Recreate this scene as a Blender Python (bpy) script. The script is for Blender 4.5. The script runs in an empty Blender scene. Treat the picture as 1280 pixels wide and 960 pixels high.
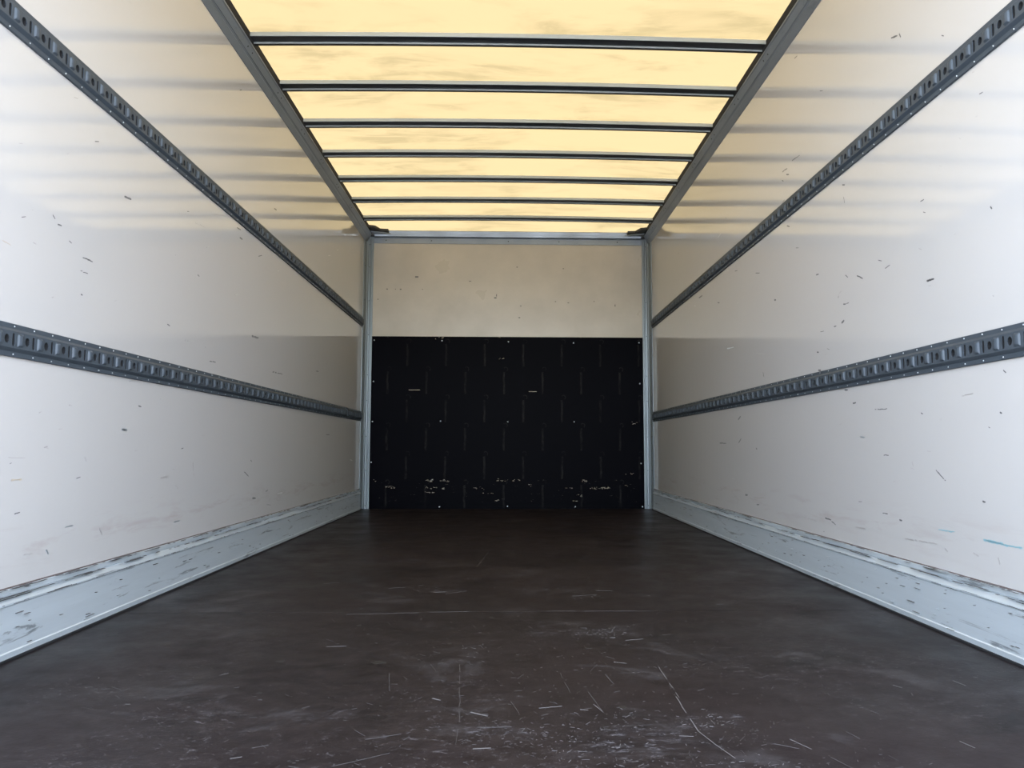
import bpy, math, random
from mathutils import Matrix, Vector
from mathutils.geometry import tessellate_polygon

S = bpy.context.scene
COL = S.collection

# ---------------------------------------------------------------- camera
CX, CZ = -0.0114, 0.5253
F, CXP = 946.3, 658.16
yaw, pitch, roll = -0.0265, 0.0839, 0.0017
cy, sy = math.cos(yaw), math.sin(yaw)
cp, sp = math.cos(pitch), math.sin(pitch)
cr, sr = math.cos(roll), math.sin(roll)
ax_x = Vector((cy, sy, 0)); fy = Vector((-sy, cy, 0)); ez = Vector((0, 0, 1))
fwd = fy * cp + ez * sp
up0 = ez * cp - fy * sp
right = ax_x * cr + up0 * sr
up = up0 * cr - ax_x * sr
cam_data = bpy.data.cameras.new('camera')
cam = bpy.data.objects.new('camera', cam_data); COL.objects.link(cam)
m = Matrix((right, up, -fwd)).transposed().to_4x4(); m.translation = (CX, 0, CZ)
cam.matrix_world = m
cam_data.sensor_width = 36; cam_data.sensor_fit = 'HORIZONTAL'
cam_data.lens = F / 1280 * 36
cam_data.shift_x = (640 - CXP) / 1280
cam_data.clip_start = 0.02
S.camera = cam

# ---------------------------------------------------------------- daylight
w = bpy.data.worlds.new('sky'); S.world = w; w.use_nodes = True
wt = w.node_tree
for n in list(wt.nodes): wt.nodes.remove(n)
wo = wt.nodes.new('ShaderNodeOutputWorld'); bg = wt.nodes.new('ShaderNodeBackground')
sky = wt.nodes.new('ShaderNodeTexSky'); sky.sky_type = 'NISHITA'
sky.sun_disc = False; sky.sun_elevation = math.radians(50); sky.sun_rotation = math.radians(20)
sky.air_density = 1.0; sky.dust_density = 3.0
hs = wt.nodes.new('ShaderNodeHueSaturation'); hs.inputs['Saturation'].default_value = .55      # hazy day
wt.links.new(sky.outputs[0], hs.inputs['Color']); wt.links.new(hs.outputs[0], bg.inputs[0]); bg.inputs[1].default_value = 2.8
wt.links.new(bg.outputs[0], wo.inputs[0])
sd = bpy.data.lights.new('sun', 'SUN'); sd.energy = 5.0; sd.angle = math.radians(6); sd.color = (1, .96, .9)
sun = bpy.data.objects.new('sun', sd); COL.objects.link(sun)
sun.rotation_euler = (math.radians(-36), 0, math.radians(-12))     # from ahead of the cab, never in through the door
sun.location = (0, 0, 8)
S.view_settings.view_transform = 'Standard'; S.view_settings.look = 'None'
S.view_settings.gamma = 1; S.view_settings.use_curve_mapping = False
S.view_settings.exposure = 0.0

# ---------------------------------------------------------------- key sizes (metres)
W = 1.240          # half width at the kick rails
WW = 1.247         # half width at the wall skin
Y0, YB = 1.0, 6.60 # rear opening, bulkhead
ZR = 2.429         # roof sheet at its sides
CAM_B = 0.012      # camber of bows and sheet
PI = math.pi

# ---------------------------------------------------------------- material helpers
def mat(name):
    M = bpy.data.materials.new(name); M.use_nodes = True
    nt = M.node_tree
    b = nt.nodes['Principled BSDF']
    return M, nt, b
def N(nt, t, **kw):
    n = nt.nodes.new(t)
    for k, v in kw.items(): setattr(n, k, v)
    return n
def coords(nt, scale=(1, 1, 1), rot=(0, 0, 0)):
    tc = N(nt, 'ShaderNodeTexCoord'); mp = N(nt, 'ShaderNodeMapping')
    mp.inputs['Scale'].default_value = scale; mp.inputs['Rotation'].default_value = rot
    nt.links.new(tc.outputs['Object'], mp.inputs[0]); return mp.outputs[0]
def noise(nt, scale, sc=(1, 1, 1), detail=4, rough=.55, dist=0, rot=(0, 0, 0)):
    n = N(nt, 'ShaderNodeTexNoise')
    n.inputs['Scale'].default_value = scale; n.inputs['Detail'].default_value = detail
    n.inputs['Roughness'].default_value = rough; n.inputs['Distortion'].default_value = dist
    nt.links.new(coords(nt, sc, rot), n.inputs['Vector']); return n.outputs[0]
def ramp(nt, fac, stops):
    r = N(nt, 'ShaderNodeValToRGB'); e = r.color_ramp.elements
    while len(e) < len(stops): e.new(.5)
    for i, (p, c) in enumerate(stops):
        e[i].position = p; e[i].color = (c, c, c, 1) if not isinstance(c, tuple) else (*c, 1)
    nt.links.new(fac, r.inputs[0]); return r.outputs[0]
def mixc(nt, fac, a, b, mode='MIX'):
    x = N(nt, 'ShaderNodeMix', data_type='RGBA', blend_type=mode)
    for sock, v in ((x.inputs[0], fac), (x.inputs[6], a), (x.inputs[7], b)):
        if isinstance(v, (int, float)): sock.default_value = v
        elif isinstance(v, tuple): sock.default_value = (*v, 1)
        else: nt.links.new(v, sock)
    return x.outputs[2]
def mth(nt, op, a, b=0.0, c=None):
    x = N(nt, 'ShaderNodeMath', operation=op)
    for i, v in enumerate((a, b, c)):
        if v is None: continue
        if isinstance(v, (int, float)): x.inputs[i].default_value = v
        else: nt.links.new(v, x.inputs[i])
    return x.outputs[0]
def bump(nt, b, h, strength, dist):
    x = N(nt, 'ShaderNodeBump'); x.inputs['Strength'].default_value = strength; x.inputs['Distance'].default_value = dist
    nt.links.new(h, x.inputs['Height']); nt.links.new(x.outputs[0], b.inputs['Normal'])

def panel_mat(name, base, rough=.065, fleck=.55, ior=1.68):
    M, nt, b = mat(name)
    tone = noise(nt, .9, (1, .5, 1), 3)
    c = mixc(nt, ramp(nt, tone, [(.3, 0.0), (.75, 1.0)]), base, tuple(v * .94 for v in base))
    # fine dark flecks and little drag marks
    fl = ramp(nt, noise(nt, 26, (1, .45, 1), 2, .5, .6), [(.77, 0.0), (.80, 1.0)])
    gate = ramp(nt, noise(nt, 2.3, (1, 1, 1), 2), [(.48, 0.0), (.62, 1.0)])
    c = mixc(nt, mth(nt, 'MULTIPLY', fl, mth(nt, 'MULTIPLY', gate, fleck)), c, (.12, .12, .13))
    # grubby band rubbed in just above the kick rail
    tc = N(nt, 'ShaderNodeTexCoord'); sx = N(nt, 'ShaderNodeSeparateXYZ'); nt.links.new(tc.outputs['Object'], sx.inputs[0])
    band = mth(nt, 'SUBTRACT', 1.0, mth(nt, 'MINIMUM', mth(nt, 'MULTIPLY', mth(nt, 'ABSOLUTE', mth(nt, 'SUBTRACT', sx.outputs[2], .27)), 11.0), 1.0))
    dirt = ramp(nt, noise(nt, 9, (1, .35, 2.2), 5, .65, .4), [(.52, 0.0), (.68, 1.0)])
    c = mixc(nt, mth(nt, 'MULTIPLY', mth(nt, 'MULTIPLY', band, dirt), .38), c, (.33, .28, .26))
    nt.links.new(c, b.inputs['Base Color'])
    nt.links.new(ramp(nt, noise(nt, 3.0, (1, .6, 1), 3), [(.3, rough * .8), (.8, rough * 1.5)]), b.inputs['Roughness'])
    b.inputs['IOR'].default_value = ior
    bump(nt, b, noise(nt, 7.0, (1, .6, 1), 2), .05, .01)
    return M
WALL = panel_mat('cream_grp_panel', (.465, .458, .452))

def metal(name, base, metallic=.6, rough=.42, scuff=.35, streak=(2, .25, 2), dark=(.03, .035, .04)):
    M, nt, b = mat(name)
    t = noise(nt, 6, streak, 4)
    c = mixc(nt, ramp(nt, t, [(.3, 0.0), (.8, 1.0)]), base, tuple(v * .82 for v in base))
    if scuff:
        s = ramp(nt, noise(nt, 16, streak, 6, .7, .5), [(.59, 0.0), (.66, 1.0)])
        c = mixc(nt, mth(nt, 'MULTIPLY', s, scuff), c, dark)
    nt.links.new(c, b.inputs['Base Color'])
    b.inputs['Metallic'].default_value = metallic
    nt.links.new(ramp(nt, t, [(.3, rough * .85), (.8, rough * 1.25)]), b.inputs['Roughness'])
    bump(nt, b, noise(nt, 40, streak, 3), .15, .002)
    return M
WALLB = metal('cream_grp_bulkhead', (.455, .42, .355), 0, .32, 0, (.6, 1, .6))
KICK = metal('scuffed_kick_aluminium', (.62, .69, .74), .45, .40, .6, (1, .16, 2.2))
ALU = metal('dull_aluminium', (.24, .275, .31), .55, .4, .18, (1, .3, 1))
POST = metal('anodised_post', (.21, .25, .28), .3, .4, .15, (2, 2, .2))
RAIL = metal('painted_rail_steel', (.050, .066, .084), .15, .55, .3, (1, 1, 1))
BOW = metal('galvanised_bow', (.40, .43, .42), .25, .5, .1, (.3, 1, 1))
BOWD = metal('bow_underside_shade', (.007, .009, .012), 0, .5, 0, (.3, 1, 1))  # shade on the bows' lower and rear faces, put into the colour
DARK = metal('black_seal_and_recess_shade', (.012, .013, .015), 0, .6, 0)  # black seals and plastic; also colours the shade inside rail holes
GRIME = metal('brown_grime', (.11, .085, .08), 0, .6, 0)
STRIP = metal('near_black_strip', (.006, .007, .009), 0, .9, 0)
RIVET = metal('bright_rivet', (.55, .6, .64), .7, .3, 0)
RIVD = metal('dark_rivet', (.03, .035, .04), .3, .5, 0)
SCUFF = metal('black_scuff', (.10, .10, .105), 0, .6, 0)
RUB = metal('grey_rub_mark', (.33, .32, .31), 0, .5, 0)
BLUE = metal('blue_scrape', (.22, .38, .43), 0, .5, 0)
CHIP = metal('pale_chip', (.42, .37, .30), 0, .7, 0)
SCR = metal('floor_scratch', (.045, .041, .041), 0, .6, 0)
SCRB = metal('floor_scratch_bright', (.11, .103, .102), 0, .6, 0)
PIT = metal('floor_dark_pit', (.006, .006, .007), 0, .5, 0)

# floor
FLOOR, nt, b = mat('brown_film_faced_plywood')
c = mixc(nt, ramp(nt, noise(nt, 1.3, (1, 1, 1), 4), [(.35, 0.0), (.65, 1.0)]), (.0062, .0052, .0060), (.0125, .0080, .0080))
c = mixc(nt, ramp(nt, noise(nt, 22, (.6, 1, 1), 8, .75, .5), [(.36, 0.0), (.64, 1.0)]), c, (.019, .0145, .0145))
c = mixc(nt, ramp(nt, noise(nt, 5, (.7, 1, 1), 5, .65, .5), [(.30, .75), (.42, 0.0)]), c, (.0025, .0022, .0025))
wear = ramp(nt, noise(nt, 3.4, (.8, 1.1, 1), 10, .78, .5), [(.55, 0.0), (.66, 1.0)])
c = mixc(nt, mth(nt, 'MULTIPLY', wear, .5), c, (.062, .057, .058))
sp_ = ramp(nt, noise(nt, 55, (.7, 1, 1), 6, .8, 1.5), [(.575, 0.0), (.63, 1.0)])
gate = ramp(nt, noise(nt, 1.7, (1, 1, 1), 4, .6), [(.47, .06), (.60, 1.0)])
c = mixc(nt, mth(nt, 'MULTIPLY', mth(nt, 'MULTIPLY', sp_, gate), .75), c, (.105, .095, .097))
# scuffed places where pallets were set down (world x, y, half sizes)
tc = N(nt, 'ShaderNodeTexCoord'); sx = N(nt, 'ShaderNodeSeparateXYZ'); nt.links.new(tc.outputs['Object'], sx.inputs[0])
wx_ = mth(nt, 'ADD', sx.outputs[0], mth(nt, 'MULTIPLY', mth(nt, 'SUBTRACT', noise(nt, 9, (1, 1, 1), 5, .7), .5), .16))
wy_ = mth(nt, 'ADD', sx.outputs[1], mth(nt, 'MULTIPLY', mth(nt, 'SUBTRACT', noise(nt, 11, (1.3, 1, 1), 5, .7), .5), .16))
pm = None
for px, py, ax, ay in [(.235, 1.43, .10, .07), (.17, 1.36, .10, .05), (.385, 1.50, .085, .05), (.22, 2.20, .20, .06), (.02, 1.27, .13, .035), (-.03, 1.46, .10, .035),
                       (-.36, 1.55, .08, .04), (.26, 2.85, .10, .06), (-.22, 2.85, .08, .05)]:
    ex = mth(nt, 'DIVIDE', mth(nt, 'SUBTRACT', wx_, px), ax); ey = mth(nt, 'DIVIDE', mth(nt, 'SUBTRACT', wy_, py - 3.4), ay)
    d = mth(nt, 'SUBTRACT', 1.0, mth(nt, 'ADD', mth(nt, 'MULTIPLY', ex, ex), mth(nt, 'MULTIPLY', ey, ey)))
    pm = d if pm is None else mth(nt, 'MAXIMUM', pm, d)
fine = ramp(nt, noise(nt, 85, (.5, 1, 1), 7, .8, .8, (0, 0, .5)), [(.53, .04), (.60, 1.0)])
break_ = ramp(nt, noise(nt, 24, (.7, 1, 1), 4, .7, .6), [(.44, .1), (.56, 1.0)])
c = mixc(nt, mth(nt, 'MULTIPLY', mth(nt, 'MULTIPLY', mth(nt, 'MULTIPLY', ramp(nt, pm, [(.0, 0.0), (.7, 1.0)]), break_), fine), .75), c, (.115, .108, .114))
nt.links.new(c, b.inputs['Base Color'])
nt.links.new(ramp(nt, noise(nt, 4, (1, 1, 1), 6, .65), [(.3, .30), (.75, .52)]), b.inputs['Roughness'])
b.inputs['IOR'].default_value = 1.45; b.inputs['Specular IOR Level'].default_value = .12
bump(nt, b, noise(nt, 60, (1, 1, 1), 5, .7), .2, .002)

# black bulkhead board: faint staggered vertical print marks
PLY, nt, b = mat('black_film_faced_board')
tc = N(nt, 'ShaderNodeTexCoord'); sx = N(nt, 'ShaderNodeSeparateXYZ'); nt.links.new(tc.outputs['Object'], sx.inputs[0])
wob = mth(nt, 'MULTIPLY', mth(nt, 'SUBTRACT', noise(nt, 14, (1, 1, 1), 3), .5), .02)
X, Z = mth(nt, 'ADD', sx.outputs[0], wob), sx.outputs[2]
RH, PW = .2448, .337
zz = mth(nt, 'DIVIDE', mth(nt, 'ADD', Z, -.008), RH)
row = mth(nt, 'FLOOR', zz); fz = mth(nt, 'SUBTRACT', zz, row)
par = mth(nt, 'MODULO', mth(nt, 'ADD', row, 20.0), 2.0)
xs = mth(nt, 'DIVIDE', mth(nt, 'ADD', mth(nt, 'SUBTRACT', X, -.033 - PW / 2), mth(nt, 'MULTIPLY', par, PW / 2)), PW)
fx = mth(nt, 'MULTIPLY', mth(nt, 'SUBTRACT', mth(nt, 'SUBTRACT', xs, mth(nt, 'FLOOR', xs)), .5), PW)
stem = mth(nt, 'MULTIPLY', mth(nt, 'LESS_THAN', mth(nt, 'ABSOLUTE', fx), .0085),
           mth(nt, 'MULTIPLY', mth(nt, 'GREATER_THAN', fz, .01), mth(nt, 'LESS_THAN', fz, .80)))
hx = mth(nt, 'SUBTRACT', fx, .012); hz = mth(nt, 'MULTIPLY', mth(nt, 'SUBTRACT', fz, .90), RH)
rr = mth(nt, 'SQRT', mth(nt, 'ADD', mth(nt, 'MULTIPLY', hx, hx), mth(nt, 'MULTIPLY', hz, hz)))
hook = mth(nt, 'MULTIPLY', mth(nt, 'LESS_THAN', mth(nt, 'ABSOLUTE', mth(nt, 'SUBTRACT', rr, .018)), .004),
           mth(nt, 'GREATER_THAN', mth(nt, 'ADD', hz, hx), -.004))
mk = mth(nt, 'MAXIMUM', stem, hook)
br = ramp(nt, noise(nt, 30, (1, 1, .5), 4, .7), [(.38, .15), (.62, 1.0)])
c = mixc(nt, mth(nt, 'MULTIPLY', mk, br), (.0012, .0013, .0028), (.015, .0145, .0150))
ch = ramp(nt, noise(nt, 70, (.35, 1, 1.6), 3, .7), [(.69, 0.0), (.72, 1.0)])
low = mth(nt, 'MULTIPLY', mth(nt, 'LESS_THAN', Z, .25), mth(nt, 'GREATER_THAN', Z, .05))
c = mixc(nt, mth(nt, 'MULTIPLY', mth(nt, 'MULTIPLY', ch, low), .5), c, (.20, .18, .15))
nt.links.new(c, b.inputs['Base Color']); b.inputs['Roughness'].default_value = .42
b.inputs['Specular IOR Level'].default_value = .02

# translucent roof sheet
ROOF, nt, b = mat('translucent_yellowed_roof_sheet')
n1 = noise(nt, 1.5, (.8, 1.8, 1), 7, .62, .8)
n2 = noise(nt, 4.5, (.45, 1.8, 1), 5, .6, 1.2)
st = mth(nt, 'MULTIPLY', ramp(nt, n1, [(.46, 0.0), (.60, 1.0)]), ramp(nt, n2, [(.42, .15), (.58, 1.0)]))
c = mixc(nt, mth(nt, 'MULTIPLY', st, .9), (.0855, .0660, .0335), (.062, .0490, .0240))
sk = ramp(nt, noise(nt, 34, (1, 1, 1), 2), [(.80, 0.0), (.83, 1.0)])
c = mixc(nt, mth(nt, 'MULTIPLY', sk, .6), c, (.25, .2, .1))
tr = N(nt, 'ShaderNodeBsdfTranslucent'); df = N(nt, 'ShaderNodeBsdfDiffuse'); mx = N(nt, 'ShaderNodeMixShader')
nt.links.new(c, tr.inputs[0]); nt.links.new(c, df.inputs[0]); mx.inputs[0].default_value = .12
nt.links.new(tr.outputs[0], mx.inputs[1]); nt.links.new(df.outputs[0], mx.inputs[2])
nt.links.new(mx.outputs[0], nt.nodes['Material Output'].inputs[0]); nt.nodes.remove(b)

GROUND, nt, b = mat('yard_concrete')
c = mixc(nt, ramp(nt, noise(nt, .6, (1, 1, 1), 6), [(.3, 0.0), (.7, 1.0)]), (.30, .30, .30), (.40, .395, .385))
nt.links.new(c, b.inputs['Base Color']); b.inputs['Roughness'].default_value = .9

# ---------------------------------------------------------------- mesh helpers
class MB:
    def __init__(s): s.v = []; s.f = []; s.m = []
    def add(s, vs, fs, mi=0):
        o = len(s.v); s.v += [tuple(v) for v in vs]
        s.f += [tuple(i + o for i in f) for f in fs]; s.m += [mi] * len(fs)
    def box(s, x0, x1, y0, y1, z0, z1, mi=0):
        s.add([(x0, y0, z0), (x1, y0, z0), (x1, y1, z0), (x0, y1, z0), (x0, y0, z1), (x1, y0, z1), (x1, y1, z1), (x0, y1, z1)],
              [(0, 3, 2, 1), (4, 5, 6, 7), (0, 1, 5, 4), (1, 2, 6, 5), (2, 3, 7, 6), (3, 0, 4, 7)], mi)
    def extrude(s, poly, a, b, fn, mi=0, cuts=1, caps=True):
        """poly: closed list of 2-D points, fn(p, t) -> 3-D; t runs a..b"""
        n = len(poly); ts = [a + (b - a) * i / cuts for i in range(cuts + 1)]
        vs = [fn(p, t) for t in ts for p in poly]
        fs = [(k * n + i, k * n + (i + 1) % n, (k + 1) * n + (i + 1) % n, (k + 1) * n + i) for k in range(cuts) for i in range(n)]
        if caps:
            tri = tessellate_polygon([[Vector((p[0], p[1], 0)) for p in poly]])
            for t in tri: fs += [tuple(t), tuple(cuts * n + i for i in reversed(t))]
        s.add(vs, fs, mi)
    def dome(s, c, nrm, r, h, mi=0, k=6):
        nrm = Vector(nrm).normalized(); a = nrm.orthogonal().normalized(); bb = nrm.cross(a); c = Vector(c)
        vs = [c + a * r * math.cos(2 * PI * i / k) + bb * r * math.sin(2 * PI * i / k) for i in range(k)]
        vs += [c + nrm * h * .8 + (a * math.cos(2 * PI * i / k) + bb * math.sin(2 * PI * i / k)) * r * .6 for i in range(k)]
        vs += [c + nrm * h]
        fs = [(i, (i + 1) % k, k + (i + 1) % k, k + i) for i in range(k)] + [(k + i, k + (i + 1) % k, 2 * k) for i in range(k)]
        s.add(vs, fs, mi)
    def build(s, name, mats, parent=None, smooth=False, recalc=True):
        me = bpy.data.meshes.new(name); me.from_pydata(s.v, [], s.f)
        if not isinstance(mats, (list, tuple)): mats = [mats]
        for q in mats: me.materials.append(q)
        me.polygons.foreach_set('material_index', s.m)
        if smooth: me.polygons.foreach_set('use_smooth', [True] * len(s.f))
        if recalc:
            import bmesh
            bm = bmesh.new(); bm.from_mesh(me); bmesh.ops.recalc_face_normals(bm, faces=bm.faces); bm.to_mesh(me); bm.free()
        me.update()
        o = bpy.data.objects.new(name, me); COL.objects.link(o)
        if parent: o.parent = parent
        return o
def struct(o): o['kind'] = 'structure'; return o
def stuff(o): o['kind'] = 'stuff'; return o
def tag(o, label, cat, group=None):
    o['label'] = label; o['category'] = cat
    if group: o['group'] = group
    return o
def empty(name, loc=(0, 0, 0)):
    o = bpy.data.objects.new(name, None); COL.objects.link(o); o.location = loc; o.empty_display_size = .1; return o
def slab(name, x0, x1, y0, y1, z0, z1, M, parent=None):
    q = MB(); q.box(x0, x1, y0, y1, z0, z1); return q.build(name, M, parent)

# ---------------------------------------------------------------- shell
struct(slab('ground', -60, 60, -80, 60, -1.35, -1.15, GROUND))
wall_l = struct(slab('wall_left', -WW - .025, -WW, Y0, YB + .025, -.03, ZR, WALL))
wall_r = struct(slab('wall_right', WW, WW + .025, Y0, YB + .025, -.03, ZR, WALL))
wall_b = struct(slab('wall_back', -WW, WW, YB, YB + .025, -.03, ZR + .0135, WALLB))

floor = struct(empty('floor', (0, 3.4, 0)))
YS = 2.488
def fl_panel(y0, y1):
    q = MB(); q.box(-WW, WW, y0 - 3.4, y1 - 3.4, -.03, 0); return q.build('plywood_sheet', FLOOR, floor)
fl_panel(Y0, YS - .0008); fl_panel(YS + .0008, YB)
sub = slab('underfloor', -WW, WW, Y0 - 3.4, YB - 3.4, -.06, -.031, DARK, floor)

# roof sheet (ceiling), slightly cambered and slack between the bows
q = MB(); nx, ny = 24, 90
def camz(x): return CAM_B * (1 - (x / 1.2) ** 2)
vs = [(-1.245 + 2.49 * i / nx, Y0 + (YB - Y0) * j / ny, ZR + .001 + camz(-1.245 + 2.49 * i / nx)) for j in range(ny + 1) for i in range(nx + 1)]
fs = [(j * (nx + 1) + i, j * (nx + 1) + i + 1, (j + 1) * (nx + 1) + i + 1, (j + 1) * (nx + 1) + i) for j in range(ny) for i in range(nx)]
q.add(vs, fs); ceiling = struct(q.build('ceiling', ROOF, smooth=True, recalc=False))

# kick rails: extruded plate with a chamfer and a back strip, standing on a black floor seal
def kick(side, name):
    s = side
    P = [(WW, .006), (W - .006, .006), (W - .008, .020), (W - .0055, .023), (W - .005, .133), (W - .009, .137), (W - .009, .141),
         (W - .001, .154), (W + .0015, .156), (W + .0015, .158), (W - .001, .160), (W, .1735), (W + .002, .175), (WW, .175)]
    q = MB(); q.extrude(P, Y0, 6.44, lambda p, t: (s * p[0], t, p[1]))
    o = struct(q.build(name, KICK))
    k = MB(); k.box(s * (W - .010), s * WW, Y0, YB, .0005, .0058); k.build('floor_seal', DARK, o)
    k = MB(); k.box(s * (W + .0012), s * WW, Y0, 6.445, .1752, .1775); k.build('grime_line', GRIME, o)
    r = random.Random(5 + side); sc = MB(); lt = MB()
    for i in range(420):      # gouges and dark rubs along the plate
        y = 1.5 + 4.9 * r.random() ** 1.3
        z = r.choice([.1375, .157, .1745]) + r.gauss(0, .0015) if r.random() < .8 else r.uniform(.02, .13)
        L = r.expovariate(1 / .045) + .004 if z > .132 else r.expovariate(1 / .012) + .003; h = r.uniform(.0003, .0013)
        (sc if r.random() < .75 else lt).box(s * (W - .0104), s * (W - .0040), y, min(y + L, 6.43), z, z + h)
    stuff(sc.build('gouge_marks', SCUFF, o)); stuff(lt.build('bright_gouges', RIVET, o))
    return o
kick(-1, 'baseboard_left'); kick(1, 'baseboard_right')

# corner posts
def post(side, name):
    s = side
    P = [(WW, 6.445), (WW - .004, 6.445), (WW - .0045, 6.47), (WW - .0065, 6.472), (WW - .0065, 6.478), (WW - .0045, 6.48), (WW - .005, 6.535), (WW - .012, 6.549),
         (WW - .020, 6.553), (WW - .021, 6.560), (WW - .022, 6.568), (WW - .026, 6.568), (WW - .027, 6.553), (WW - .037, 6.556), (WW - .038, 6.574), (WW - .043, 6.574),
         (WW - .045, 6.562), (WW - .052, 6.562), (WW - .053, 6.575), (WW - .060, 6.577), (WW - .060, YB), (WW, YB)]
    q = MB(); q.extrude(P, .001, 2.375, lambda p, t: (s * p[0], p[1], t))
    o = struct(q.build(name, POST))
    rv = MB()
    for z in (.03, .33, .62, .93, 1.15, 1.5, 1.8, 2.1, 2.3):
        rv.dome((s * (WW - .0325), 6.5548, z), (0, -1, 0), .0045, .003)
        rv.dome((s * (WW - .0048), 6.505, z), (-s, 0, 0), .0045, .003)
    stuff(rv.build('post_rivets', RIVD, o)); return o
post(-1, 'trim_1'); post(1, 'trim_2')

# cant rails under the roof edge
BOWY = [3.441 + .4595 * i for i in range(7)]
def cant(side, name):
    s = side
    P = [(WW, 2.318), (WW - .003, 2.318), (WW - .0200, 2.344), (WW - .0185, 2.349), (WW - .0245, 2.3565), (WW - .0275, 2.3555), (1.204, 2.381), (1.199, 2.385), (1.198, 2.392), (1.201, ZR - .001), (WW, ZR - .001)]
    q = MB(); q.extrude(P, Y0, 6.545, lambda p, t: (s * p[0], t, p[1]))
    o = struct(q.build(name, ALU))
    rv = MB(); nrm = (-s, 0, -.75)
    for y in BOWY:
        for dy in (-.055, .005): rv.dome((s * 1.2115, y + dy, 2.3705), nrm, .005, .003)
        rv.dome((s * 1.233, y - .02, 2.342), nrm, .0035, .002)
    stuff(rv.build('rail_rivets', RIVD, o))
    q = MB(); q.extrude([(1.2005, 2.391), (1.1965, 2.392), (1.1965, ZR - .0015), (1.2005, ZR - .0015)], Y0, 6.545, lambda p, t: (s * p[0], t, p[1])); q.build('inner_face_strip', STRIP, o)  # near-black strip laid over the rail's upright inner face
    return o
cant(-1, 'trim_3'); cant(1, 'trim_4')

# beam along the top of the bulkhead
P = [(YB, 2.324), (6.594, 2.324), (6.592, 2.372), (6.572, 2.374), (6.560, 2.378), (6.556, 2.396), (6.560, 2.399), (6.554, 2.424), (6.556, ZR), (YB, ZR)]
q = MB(); q.extrude(P, -1.187, 1.187, lambda p, t: (t, p[0], p[1])); beam = struct(q.build('trim_5', ALU))
rv = MB()
for x in (-1.08, -.68, 0, .45, .97): rv.dome((x, 6.593, 2.35), (0, -1, 0), .006, .003)
stuff(rv.build('beam_rivets', RIVD, beam))
for s in (-1, 1):
    slab('post_cap', *sorted((s * 1.246, s * 1.176)), 6.545, YB - .001, 2.3755, 2.388, DARK, beam)

# ---------------------------------------------------------------- roof bows
def bow(i, y):      # y = far lower edge
    label = ['grey metal roof bow nearest the camera, first under the yellow roof',
             'second grey roof bow counted from the camera side',
             'third grey roof bow counted from the camera side',
             'middle grey roof bow, fourth of the seven from the camera',
             'third grey roof bow counted from the back wall',
             'second grey roof bow counted from the back wall',
             'grey metal roof bow farthest back, nearest the cream bulkhead'][i]
    e = tag(empty('roof_bow', (0, y, 2.405)), label, 'roof bow', 'roof bows under the translucent roof')
    top = .0235
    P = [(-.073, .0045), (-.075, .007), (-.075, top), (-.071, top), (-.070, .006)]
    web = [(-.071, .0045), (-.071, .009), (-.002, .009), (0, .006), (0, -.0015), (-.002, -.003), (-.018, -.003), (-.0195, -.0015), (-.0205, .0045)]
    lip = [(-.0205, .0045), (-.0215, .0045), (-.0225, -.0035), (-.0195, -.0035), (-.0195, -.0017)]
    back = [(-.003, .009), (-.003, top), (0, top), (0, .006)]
    def fn(p, t): return (t, p[0], p[1] + camz(t))
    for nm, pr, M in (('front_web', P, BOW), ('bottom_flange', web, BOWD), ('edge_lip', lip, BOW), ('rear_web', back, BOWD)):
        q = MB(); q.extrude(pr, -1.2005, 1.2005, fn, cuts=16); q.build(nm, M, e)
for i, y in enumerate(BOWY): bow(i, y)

# corner gussets where cant rails meet the beam
for s, nm in ((-1, 'left'), (1, 'right')):
    e = tag(empty('corner_gusset', (s * 1.15, 6.5, 2.39)), 'black plastic corner gusset at the %s end of the top beam' % nm, 'bracket', None)
    q = MB(); q.extrude([(-s * -.05, -.12), (s * -.005, -.10), (s * -.035, -.01), (s * -.10, .0), (s * -.10, .053), (s * .05, .053)], .016, .036, lambda p, t: (p[0], p[1], t))
    q.build('gusset_block', DARK, e)
    q = MB(); q.extrude([(s * .05, -.02), (s * -.06, .015), (s * -.12, .050), (s * .05, .052)], .004, .012, lambda p, t: (p[0], p[1], t))
    q.build('gusset_plate', ALU, e)

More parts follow.
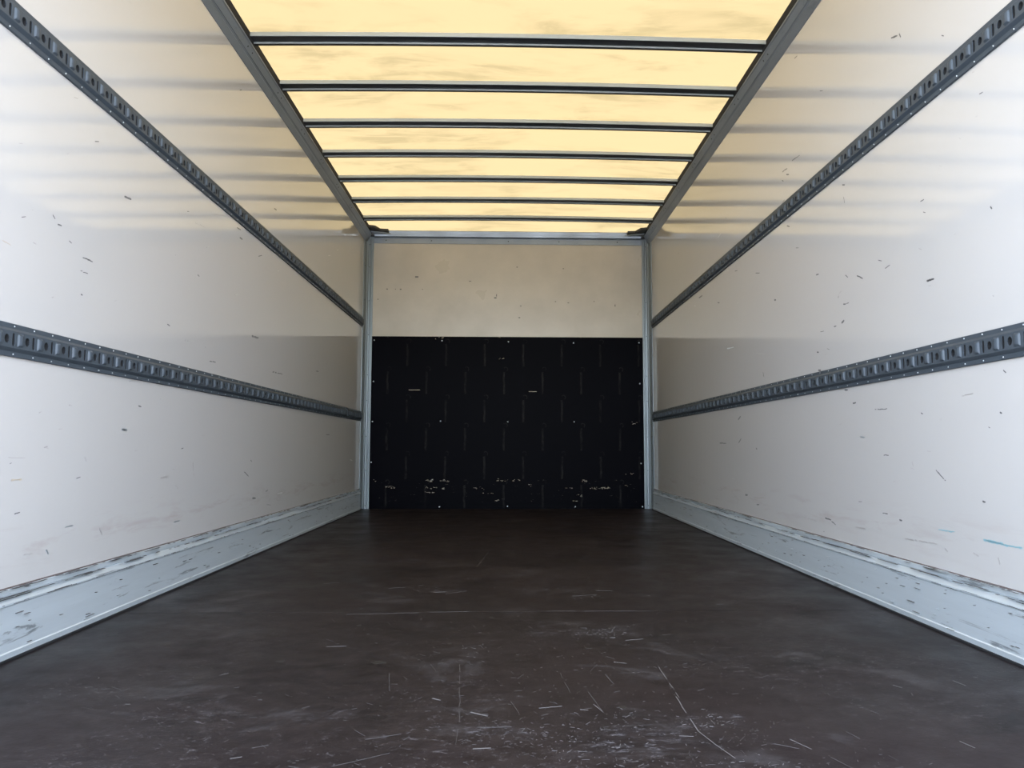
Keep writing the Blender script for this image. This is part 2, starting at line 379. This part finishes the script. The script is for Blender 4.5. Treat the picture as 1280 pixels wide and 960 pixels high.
# ---------------------------------------------------------------- cargo rails
PITCH = .0795
def ell(cs, cz, a, bb, k=12, rev=False, sup=1.0):
    r = [(cs + a * math.copysign(abs(math.cos(2 * PI * i / k)) ** sup, math.cos(2 * PI * i / k)),
          cz + bb * math.copysign(abs(math.sin(2 * PI * i / k)) ** sup, math.sin(2 * PI * i / k))) for i in range(k)]
    return r[::-1] if rev else r
H = .0826
Z1, Z2 = .0208, .0618       # web band
DW = .0165                  # web stands off the wall
def rail(side, z0, ya, yb, yhole, label, group, cover=None):
    s = side
    e = tag(empty('cargo_rail', (s * WW, (ya + yb) / 2, z0)), label, 'cargo rail', group)
    oy = (ya + yb) / 2
    def P3(sy_, d, z): return (-s * d, sy_ - oy, z)
    q = MB()
    prof_lo = [(.0002, 0), (.006, 0), (.007, .0012), (.007, .0125), (DW - .001, .0195), (DW, Z1)]
    prof_hi = [(DW, Z2), (DW - .001, .0630), (.007, .0700), (.007, H - .0012), (.006, H), (.0002, H)]
    for pr in (prof_lo, prof_hi):
        vs = [P3(t, d, z) for t in (ya, yb) for d, z in pr]; n = len(pr)
        q.add(vs, [(i, i + 1, n + i + 1, n + i) for i in range(n - 1)])
    # web cells with a round hole and a tall slot cut through
    k0 = math.ceil((ya - yhole + .0286) / PITCH); k1 = math.floor((yb - yhole - .051) / PITCH)
    hole = ell(.0286, .0413, .0095, .0112, 12); slot = ell(.0540, .0413, .0056, .0168, 12, sup=.55)
    outer = [(0, Z1), (PITCH, Z1), (PITCH, Z2), (0, Z2)]
    polys = [[Vector((a, c_, 0)) for a, c_ in L] for L in (outer, hole, slot)]
    flat = outer + hole + slot; tri = tessellate_polygon(polys)
    def bead(o):
        a, hz, hgt = .0115, .0170, .0062; nu, nv = 7, 8; vs = []
        for j in range(nv + 1):
            v = -1 + 2 * j / nv
            for i in range(nu + 1):
                u = -1 + 2 * i / nu
                fade = min(1.0, (1 - abs(v)) * 3.2) ** .5
                vs.append(P3(o + u * a, DW + hgt * fade * math.sqrt(max(0, 1 - u * u)) ** 1.1 - .0002, .0413 + v * hz))
        q.add(vs, [(j * (nu + 1) + i, j * (nu + 1) + i + 1, (j + 1) * (nu + 1) + i + 1, (j + 1) * (nu + 1) + i) for j in range(nv) for i in range(nu)])
    ys = []
    for k in range(k0, k1 + 1):
        o = yhole + k * PITCH - .0286
        ys.append(o)
        q.add([P3(o + a, DW, c_) for a, c_ in flat], [tuple(t) for t in tri])
        for L in (hole, slot):
            n = len(L)
            for da, db, mi in ((DW, DW - .0018, 0), (DW - .0018, .002, 1)):  # deeper part of the cut-out walls coloured black as recess shade
                vs = [P3(o + a, d, c_) for d in (da, db) for a, c_ in L]
                q.add(vs, [(i, (i + 1) % n, n + (i + 1) % n, n + i) for i in range(n)], mi)
        if o - .0115 > ya: bead(o)
    for a, c_ in ((ya, ys[0]), (ys[-1] + PITCH, yb)):
        q.add([P3(a, DW, Z1), P3(c_, DW, Z1), P3(c_, DW, Z2), P3(a, DW, Z2)], [(0, 1, 2, 3)])
    for t in (ya, yb):   # end caps
        pr = prof_lo + prof_hi; q.add([P3(t, d, z) for d, z in pr], [tuple(range(len(pr)))])
    q.build('pressed_profile', [RAIL, DARK], e, recalc=False)
    q = MB(); v_ = [P3(ya, .001, .003), P3(yb, .001, .003), P3(yb, .001, H - .003), P3(ya, .001, H - .003)]
    q.add(v_, [(0, 1, 2, 3)]); q.build('recess_shade_liner', DARK, e, recalc=False)  # black sheet added behind the web, painting shade into holes and slots
    rv = MB()
    for o in ys:
        if s * 1: pass
        for z in ((.0065, .0762) if z0 < 1 else (.0065,)): rv.dome(P3(o + .069, .007, z), (-s, 0, 0), .0022, .0018)
    stuff(rv.build('rail_rivets', RIVET, e))
    return e
G = 'pressed steel cargo rails on the side walls'
ZL, ZU = .7484, 1.5531
rail(-1, ZL, 1.03, 5.84, 1.865, 'long lower cargo rail on the left wall, dark grey with round holes', G)
rs = rail(-1, ZL, 5.862, 6.435, 5.90, 'short end piece of the lower left cargo rail, beside the left corner post', G)
rail(-1, ZU, 1.03, 6.435, 1.860, 'upper cargo rail on the left wall, dark grey and slotted', G)
rail(1, ZL, 1.03, 6.435, 1.902, 'lower cargo rail on the right wall, dark grey with bright rivets', G)
rail(1, ZU, 1.03, 6.435, 1.879, 'upper cargo rail on the right wall, dark grey and slotted', G)

# ---------------------------------------------------------------- black bulkhead board
ZP = 1.4927
e = tag(empty('bulkhead_board', (0, YB, 0)), 'black film-faced plywood board covering the lower back wall', 'board')
q = MB(); q.box(-1.186, 1.186, -.018, -.0005, .0004, ZP); q.build('board', PLY, e)
q = MB(); q.box(-1.186, 1.186, -.0185, -.0005, ZP, ZP + .008); q.build('top_edge_strip', WALLB, e)
def wx(px, d=6.58): return CX + (px - 633.1) * d / F
def wz(py, d=6.58): return CZ + (559.6 - py) * d / F
for px, py in [(551.8, 425.7), (635.3, 426.6), (717.5, 427.7), (551.1, 526.8), (634.8, 527.4), (718, 527.3), (550.6, 632.6), (634.8, 632), (719, 632.5),
               (467, 425.5), (467, 477.5), (466.5, 527.5), (466, 578), (801, 479), (801.5, 579), (802.7, 632.5), (800.5, 427)]:
    q = MB(); q.dome((wx(px), -.018, wz(py)), (0, -1, 0), .0062, .004, k=8); q.build('screw', RIVET, e)
r = random.Random(3); q = MB()
def chips(x0, x1, y, n, hh=.004):
    for _ in range(n):
        px = r.uniform(x0, x1); py = y + r.gauss(0, .8)
        x, z = wx(px), wz(py); L = r.uniform(.004, .022); h_ = r.uniform(.3, 1) * hh
        a = [(x, -.0186, z), (x + L, -.0186, z + r.uniform(-.2, .2) * hh), (x + L * .8, -.0186, z + h_), (x + L * .15, -.0186, z + h_ * .8)]
        q.add(a + [(p[0], -.0178, p[2]) for p in a], [(0, 1, 2, 3), (0, 4, 5, 1), (1, 5, 6, 2), (2, 6, 7, 3), (3, 7, 4, 0)])
for a in [(533, 541, 600.5, 12), (543, 562, 600.5, 9), (484, 492, 608.5, 9), (474, 498, 609.5, 7), (533, 556, 609.5, 15), (531, 544, 615.5, 8), (620, 650, 600.6, 14), (613, 632, 625, 5),
          (590, 612, 610, 6), (600, 618, 616, 4), (726, 734, 600.8, 10, .006), (737, 763, 610, 22), (706, 716, 609.5, 5), (720, 727, 618, 4), (660, 664, 606, 3), (778, 792, 592, 4), (790, 796, 529, 5),
          (780, 786, 607, 3), (621, 631, 448.5, 5), (468, 472, 601, 3), (541, 552, 421.8, 6), (622, 625, 421.5, 2), (712, 722, 625, 3)]: chips(*a)
for x0, x1, y in ((511, 525, 488), (661, 671, 489.5)): q.box(wx(x0), wx(x1), -.0186, -.0178, wz(y) - .002, wz(y) + .002)
stuff(q.build('chipped_marks', CHIP, e))

# ---------------------------------------------------------------- scuffs on the side walls: (px, py, dx, dy, width px, kind)
def on_wall(s, px, py):
    d = WW + (CX if s < 0 else -CX)
    y = F * d / abs(px - 633.1)
    return y, CZ + (559.6 - py) * y / F
MK = {'L': [(102, 323, 12, 5, 2, 0), (150, 244, 8, 4, 3, 0), (100, 340, 10, 4, 1.5, 0), (233, 427, 12, 2, 2.5, 1), (315, 421, 9, 3, 3, 0), (342, 466, 12, 3, 2, 0), (264, 453, 7, 1.5, 1.5, 0), (179, 509, 3, 1, 3, 0),
            (117, 572, 2, 6, 3, 1), (210, 597, 10, -1, 4, 1), (228, 606, 4, 5, 3, 1), (311, 590, 5, 5, 2, 0), (30, 600, 12, -1, 3, 2), (108, 598, 5, -2, 2, 0), (36, 641, 6, -2, 2, 0), (50, 690, 10, -2, 2, 1), (139, 659, 3, 6, 3, 1),
            (248, 578, 2, 20, 1, 1), (160, 538, 6, 1, 4, 3), (76, 684, 3, 5, 3, 3), (266, 630, 8, -3, 2, 1), (292, 283, 5, 3, 2, 0), (240, 277, 14, 7, 1.5, 1), (69, 281, 5, 2, 2, 0), (62, 269, 3, 5, 1.5, 0), (84, 302, 3, 3, 1.5, 0),
            (102, 370, 2, 1, 2, 0), (210, 407, 3, 2, 2, 0), (245, 344, 2, 2, 2, 0), (322, 622, 4, 0, 3, 0), (352, 617, 6, -2, 2, 1), (410, 544, 4, 0, 2, 0), (258, 545, 5, 0, 2, 1), (2, 302, 10, 6, 1.5, 2), (62, 65, 2, 2, 3, 0),
            (98, 657, 8, -2, 1.5, 3), (228, 651, 7, -2, 2, 3), (25, 573, 20, 0, 1, 1), (296, 296, 3, 2, 2, 0), (338, 258, 3, 2, 2, 0)],
      'R': [(1140, 19, 9, -4, 3, 0), (1151, 13, 2, 5, 2, 0), (1010, 49, 4, -4, 2, 0), (1208, 14, 3, 1, 2, 0), (1174, 345, 9, -3, 3.5, 0), (1120, 329, 6, -5, 1.5, 0), (1083, 339, 7, 3, 2, 0), (1068, 338, 3, 3, 2, 0), (1170, 240, 5, -3, 2.5, 0),
            (1173, 254, 3, 1, 2, 0), (1255, 94, 5, -3, 2, 0), (1262, 246, 2, 3, 2.5, 0), (1003, 187, 10, -7, 1.5, 0), (990, 202, 6, -4, 1.5, 0), (995, 206, 3, 0, 2, 0), (989, 214, 2, 1, 2, 0), (1068, 219, 3, 0, 2, 0), (1069, 235, 1, 8, 1, 0),
            (994, 274, 3, 1, 2, 0), (904, 290, 4, -5, 1.5, 1), (950, 247, 12, -8, 1, 1), (1100, 510.5, 17, -.5, 1.5, 0), (1072, 503, 4, -1, 3, 0), (1062, 486, 4, 0, 2.5, 0), (1213, 493, 14, -3, 2, 1), (1261, 514, 2, 1, 3, 0), (1159, 515, 2, 1, 2, 0),
            (1175, 587, 13, 15, 1.8, 0), (1233, 626, 3, 1, 2.5, 0), (1165, 563, 5, 1, 1.5, 1), (1109, 568, 6, 0, 1.5, 0), (901, 553.5, 8, 0, 2, 0), (925, 524, 3, -4, 2, 0), (925, 553, 3, -5, 2, 0), (932, 618, 3, 0, 3, 0), (946, 630, 3, 0, 2, 0),
            (1010, 647, 10, 3, 3.5, 1), (1032, 647, 8, 2, 2, 0), (1040, 651, 5, 4, 1.5, 0), (1105, 640, 6, 1, 2, 0), (1126, 649, 3, 1, 2.5, 0), (1000, 644, 6, 2, 3, 1), (1070, 658, 12, 2, 3, 1), (1132, 672, 16, 3, 3, 1), (1150, 675, 22, 4, 2, 1),
            (1175, 661, 20, 3, 2, 4), (1232, 674, 24, 5, 4.5, 4), (1256, 680, 24, 4, 3.5, 4), (1182, 685, 3, 3, 3, 1), (1218, 690, 6, 4, 2, 1), (1249, 696, 2, 9, 3, 1), (1028, 438, 2, 0, 2, 0), (1029, 461, 3, 0, 2.5, 0), (1061, 400, 3, -3, 3, 0),
            (1064, 376, 8, -2, 2, 0), (1051, 405, 3, -1, 3, 0), (975, 371, 2, 0, 2.5, 0), (878, 369, 4, -3, 2, 0), (902, 375, 2, 0, 2, 0), (950, 440, 12, 0, 2, 1), (913, 434, 8, -2, 2, 3), (1005, 485, 5, 1, 1.5, 1), (1268, 460, 3, 3, 3, 0),
            (1145, 577, 1, 5, 1.5, 1), (958, 464, 1, 6, 1, 0), (1080, 545, 5, 1, 2, 3), (1030, 338, 3, -1, 2, 0), (925, 334, 3, -1, 1.5, 0), (947, 560, 1, 1, 2, 0), (886, 636, 5, 1, 2, 1)]}
for key, s, wall in (('L', -1, wall_l), ('R', 1, wall_r)):
    r = random.Random(11 + s); groups = {}
    items = list(MK[key])
    for _ in range(45):
        px = r.uniform(8, 440) if s < 0 else r.uniform(826, 1272); py = r.uniform(60, 640)
        items.append((px, py, r.uniform(1, 5), r.uniform(-2, 2), r.uniform(.8, 1.6), r.choice([0, 1, 1])))
    for px, py, dx, dy, wd, kd in items:
        n = max(1, int(math.hypot(dx, dy) / 3)); q = groups.setdefault(kd, MB())
        for i in range(n):
            t0, t1 = i / n, (i + 1) / n - (.12 if kd in (0, 1) and r.random() < .3 else 0)
            j0, j1 = r.gauss(0, .25) if n > 1 else 0, r.gauss(0, .25) if n > 1 else 0
            A = on_wall(s, px + dx * t0, py + dy * t0 + j0); B = on_wall(s, px + dx * t1, py + dy * t1 + j1)
            sc = A[0] / F; hw = wd * sc * .5 * r.uniform(.55, 1)
            if B[1] > 2.3 or A[1] < .18 or min(A[0], B[0]) < Y0 or max(A[0], B[0]) > 6.4: continue
            z0, z1 = ZL - .004, ZL + H + .004
            if z0 < A[1] < z1 or ZU - .004 < A[1] < ZU + H + .004: continue
            fx_ = s * (WW - .0005); k_ = 8
            if abs(A[0] - B[0]) + abs(A[1] - B[1]) < hw * 1.2:
                B = (A[0] + hw * 1.3, A[1])
            a = Vector(A); b_ = Vector(B); d = (b_ - a).normalized(); nn = Vector((-d.y, d.x)) * hw
            pts = [a - d * hw * .6, a + nn * .8, (a + b_) / 2 + nn, b_ + nn * .7, b_ + d * hw * .6, b_ - nn * .8, (a + b_) / 2 - nn * .9, a - nn]
            q.add([(fx_, p.x, p.y) for p in pts] + [(s * (WW + .0005), p.x, p.y) for p in pts],
                  [tuple(range(8))] + [(i_, (i_ + 1) % 8, 8 + (i_ + 1) % 8, 8 + i_) for i_ in range(8)])
    for kd, q in groups.items():
        nm, M = {0: ('scuff_marks', SCUFF), 1: ('rub_marks', RUB), 2: ('rust_marks', CHIP), 3: ('pale_scrapes', RIVET), 4: ('blue_scrapes', BLUE)}[kd]
        stuff(q.build(nm, M, wall))
# specks on the upper bulkhead
q = MB(); r = random.Random(9)
for px, py, dx, wd in [(517, 345.5, 4, 2), (481, 361, 2, 1.2), (498, 361.3, 2, 1.4), (617, 371.5, 3, 1.6), (619.5, 369, 1, 3), (650, 381.5, 1.5, 1.2), (648, 396.5, 2, 1.3), (694, 375.5, 1.5, 1), (710, 377, 2, .9),
                       (770, 381, 1, 3), (492, 361, 1, 1), (585, 350, 3, .8), (645, 331.5, 2, 1), (704, 333, 1.5, 1), (470, 374, 1.5, 1), (743, 375, 1.5, .9), (526, 361, 1, 1)]:
    q.box(wx(px, 6.6), wx(px + dx, 6.6), YB - .0006, YB + .0005, wz(py, 6.6), wz(py, 6.6) + wd * .0065)
stuff(q.build('scuff_marks', SCUFF, wall_b))

# ---------------------------------------------------------------- scratches in the floor
def on_floor(px, py):
    y = F * CZ / (py - 559.6); return CX + (px - 633.1) * y / F, y
r = random.Random(21)
dull, brt, pit = MB(), MB(), MB()
def stroke(q, p0, p1, w0, z=.0004, jit=0.0):
    a = Vector(on_floor(*p0)); b_ = Vector(on_floor(*p1)); L = (b_ - a).length
    n = max(1, int(L / .03)); pts = [a.lerp(b_, i / n) + Vector((r.gauss(0, jit), r.gauss(0, jit))) for i in range(n + 1)]
    for i in range(n):
        if n > 3 and r.random() < .18: continue
        u, v = pts[i], pts[i + 1]; d = (v - u).normalized() if (v - u).length else Vector((1, 0)); nn = Vector((-d.y, d.x)) * w0 * r.uniform(.4, 1) / 2
        c4 = [u - nn, v - nn * .7, v + nn * .7, u + nn]
        if any(abs(p.x) > 1.22 or p.y > 6.5 or p.y < 1.05 for p in c4): continue
        q.add([(p.x, p.y - 3.4, z) for p in c4] + [(p.x, p.y - 3.4, -.0004) for p in c4], [(0, 1, 2, 3), (0, 4, 5, 1), (1, 5, 6, 2), (2, 6, 7, 3), (3, 7, 4, 0)])
# the long ones the eye picks out
for p0, p1, w0, q in [((820, 826), (845, 863), .0022, brt), ((841, 862), (868, 903), .0022, brt), ((868, 903), (912, 935), .0022, brt), ((577.5, 822), (578, 890), .0022, dull), ((493, 832), (493, 858), .0022, dull), ((576, 898), (573, 916), .0018, dull),
                      ((598, 705), (610, 690), .004, dull), ((440, 762), (590, 759), .004, dull), ((684, 759), (810, 759.5), .0035, dull), ((740, 870), (751, 879), .0018, brt), ((980, 913), (1006, 925), .002, brt), ((1030, 935), (1070, 955), .002, dull),
                      ((452, 898), (465, 905), .002, dull), ((465, 909), (508, 903), .002, dull), ((427, 940), (495, 925), .002, dull), ((600, 896), (640, 896), .002, dull), ((674, 874), (702, 872), .0028, brt), ((724, 876), (734, 877), .004, brt),
                      ((545, 862), (555, 864), .004, brt), ((591, 878), (612, 883), .005, brt), ((594, 921), (615, 920), .005, brt), ((1184, 845), (1200, 851), .004, brt), ((1190, 917), (1208, 925), .004, brt), ((960, 918), (990, 924), .002, dull),
                      ((417, 800), (440, 799.5), .003, brt), ((411, 725), (430, 724), .005, dull), ((893, 751.5), (902, 751.5), .005, brt), ((490, 731), (510, 730), .006, dull), ((545, 736), (560, 735.5), .005, brt), ((560, 738), (585, 734.5), .003, dull),
                      ((715, 741), (745, 739.5), .005, dull), ((744, 734.5), (764, 735), .005, dull), ((780, 794.5), (802, 793), .003, brt), ((761, 791), (768, 791), .004, brt), ((755, 835), (765, 846), .003, dull), ((765, 820), (781, 822), .003, brt),
                      ((330, 918), (350, 915), .003, dull), ((305, 930), (320, 928), .003, brt), ((375, 939), (395, 943), .0025, dull), ((179, 866), (185, 866), .004, brt), ((1080, 880), (1090, 884), .003, dull), ((1110, 850), (1120, 853), .003, brt), ((290, 833), (300, 831), .003, dull),
                      ((845, 908), (862, 909), .004, brt), ((640, 866), (650, 880), .0016, dull), ((730, 850), (752, 880), .0016, dull), ((700, 833), (712, 856), .0016, dull), ((1050, 905), (1065, 913), .002, dull)]:
    stroke(q, p0, p1, w0, .0005, .0006)
# clusters of short nicks: (px, py, spread x, spread y, count)
for cx_, cy_, sx_, sy_, n, q in [(735, 905, 90, 30, 300, brt), (700, 890, 150, 40, 260, dull), (880, 892, 28, 9, 90, brt), (930, 912, 45, 18, 130, dull), (620, 905, 60, 30, 150, dull), (640, 950, 160, 12, 320, dull), (600, 950, 120, 8, 140, brt), (520, 860, 70, 30, 110, dull),
                           (745, 785, 30, 5, 110, brt), (735, 742, 22, 3, 36, dull), (550, 733, 22, 4, 34, dull), (600, 805, 22, 10, 46, brt), (535, 812, 28, 10, 46, dull), (150, 845, 80, 14, 60, dull), (300, 870, 140, 40, 120, dull), (690, 830, 160, 25, 150, dull),
                           (830, 855, 140, 40, 130, dull), (1000, 870, 160, 50, 90, dull), (500, 780, 140, 25, 90, dull), (850, 780, 120, 25, 60, dull), (650, 720, 150, 25, 60, dull), (640, 680, 130, 12, 26, dull), (1050, 945, 120, 15, 120, dull), (400, 930, 140, 25, 130, dull), (850, 945, 120, 14, 200, brt), (860, 825, 30, 6, 46, dull)]:
    for _ in range(int(n * .5)):
        px, py = r.gauss(cx_, sx_ * .6), r.gauss(cy_, sy_ * .6)
        if py < 650 or py > 1000: continue
        L = min(r.expovariate(1 / 2.2) + .4, 18); th = r.gauss(0, .9)
        stroke(q, (px, py), (px + L * math.cos(th), py + L * math.sin(th) * .5), r.choice((.0006, .0009, .0012, .0012, .0022)) * r.uniform(.6, 1.3), .0004)
for px, py, wd, hh in [(480, 819, 20, 4), (172, 744, 18, 3), (158, 785, 14, 4), (72, 807, 12, 4), (337, 854, 8, 3), (776, 874, 10, 4), (565, 797, 6, 2), (505, 741, 12, 2), (616, 766, 6, 2), (1190, 803, 12, 3), (362, 817, 12, 3), (735, 803, 10, 2), (455, 775, 6, 2), (565, 947, 30, 5)]:
    c0 = on_floor(px, py); a = wd * c0[1] / F / 2; bb = hh / 2 * c0[1] ** 2 / (F * CZ)
    L = [(c0[0] + a * math.cos(t * PI / 5) * r.uniform(.7, 1.1), c0[1] + bb * math.sin(t * PI / 5) * r.uniform(.7, 1.1)) for t in range(10)]
    pit.add([(x, y - 3.4, .0003) for x, y in L] + [(x, y - 3.4, -.0003) for x, y in L], [tuple(range(10))] + [(i, (i + 1) % 10, 10 + (i + 1) % 10, 10 + i) for i in range(10)])
stuff(dull.build('dull_scratches', SCR, floor)); stuff(brt.build('bright_scratches', SCRB, floor)); stuff(pit.build('dark_stains', PIT, floor))
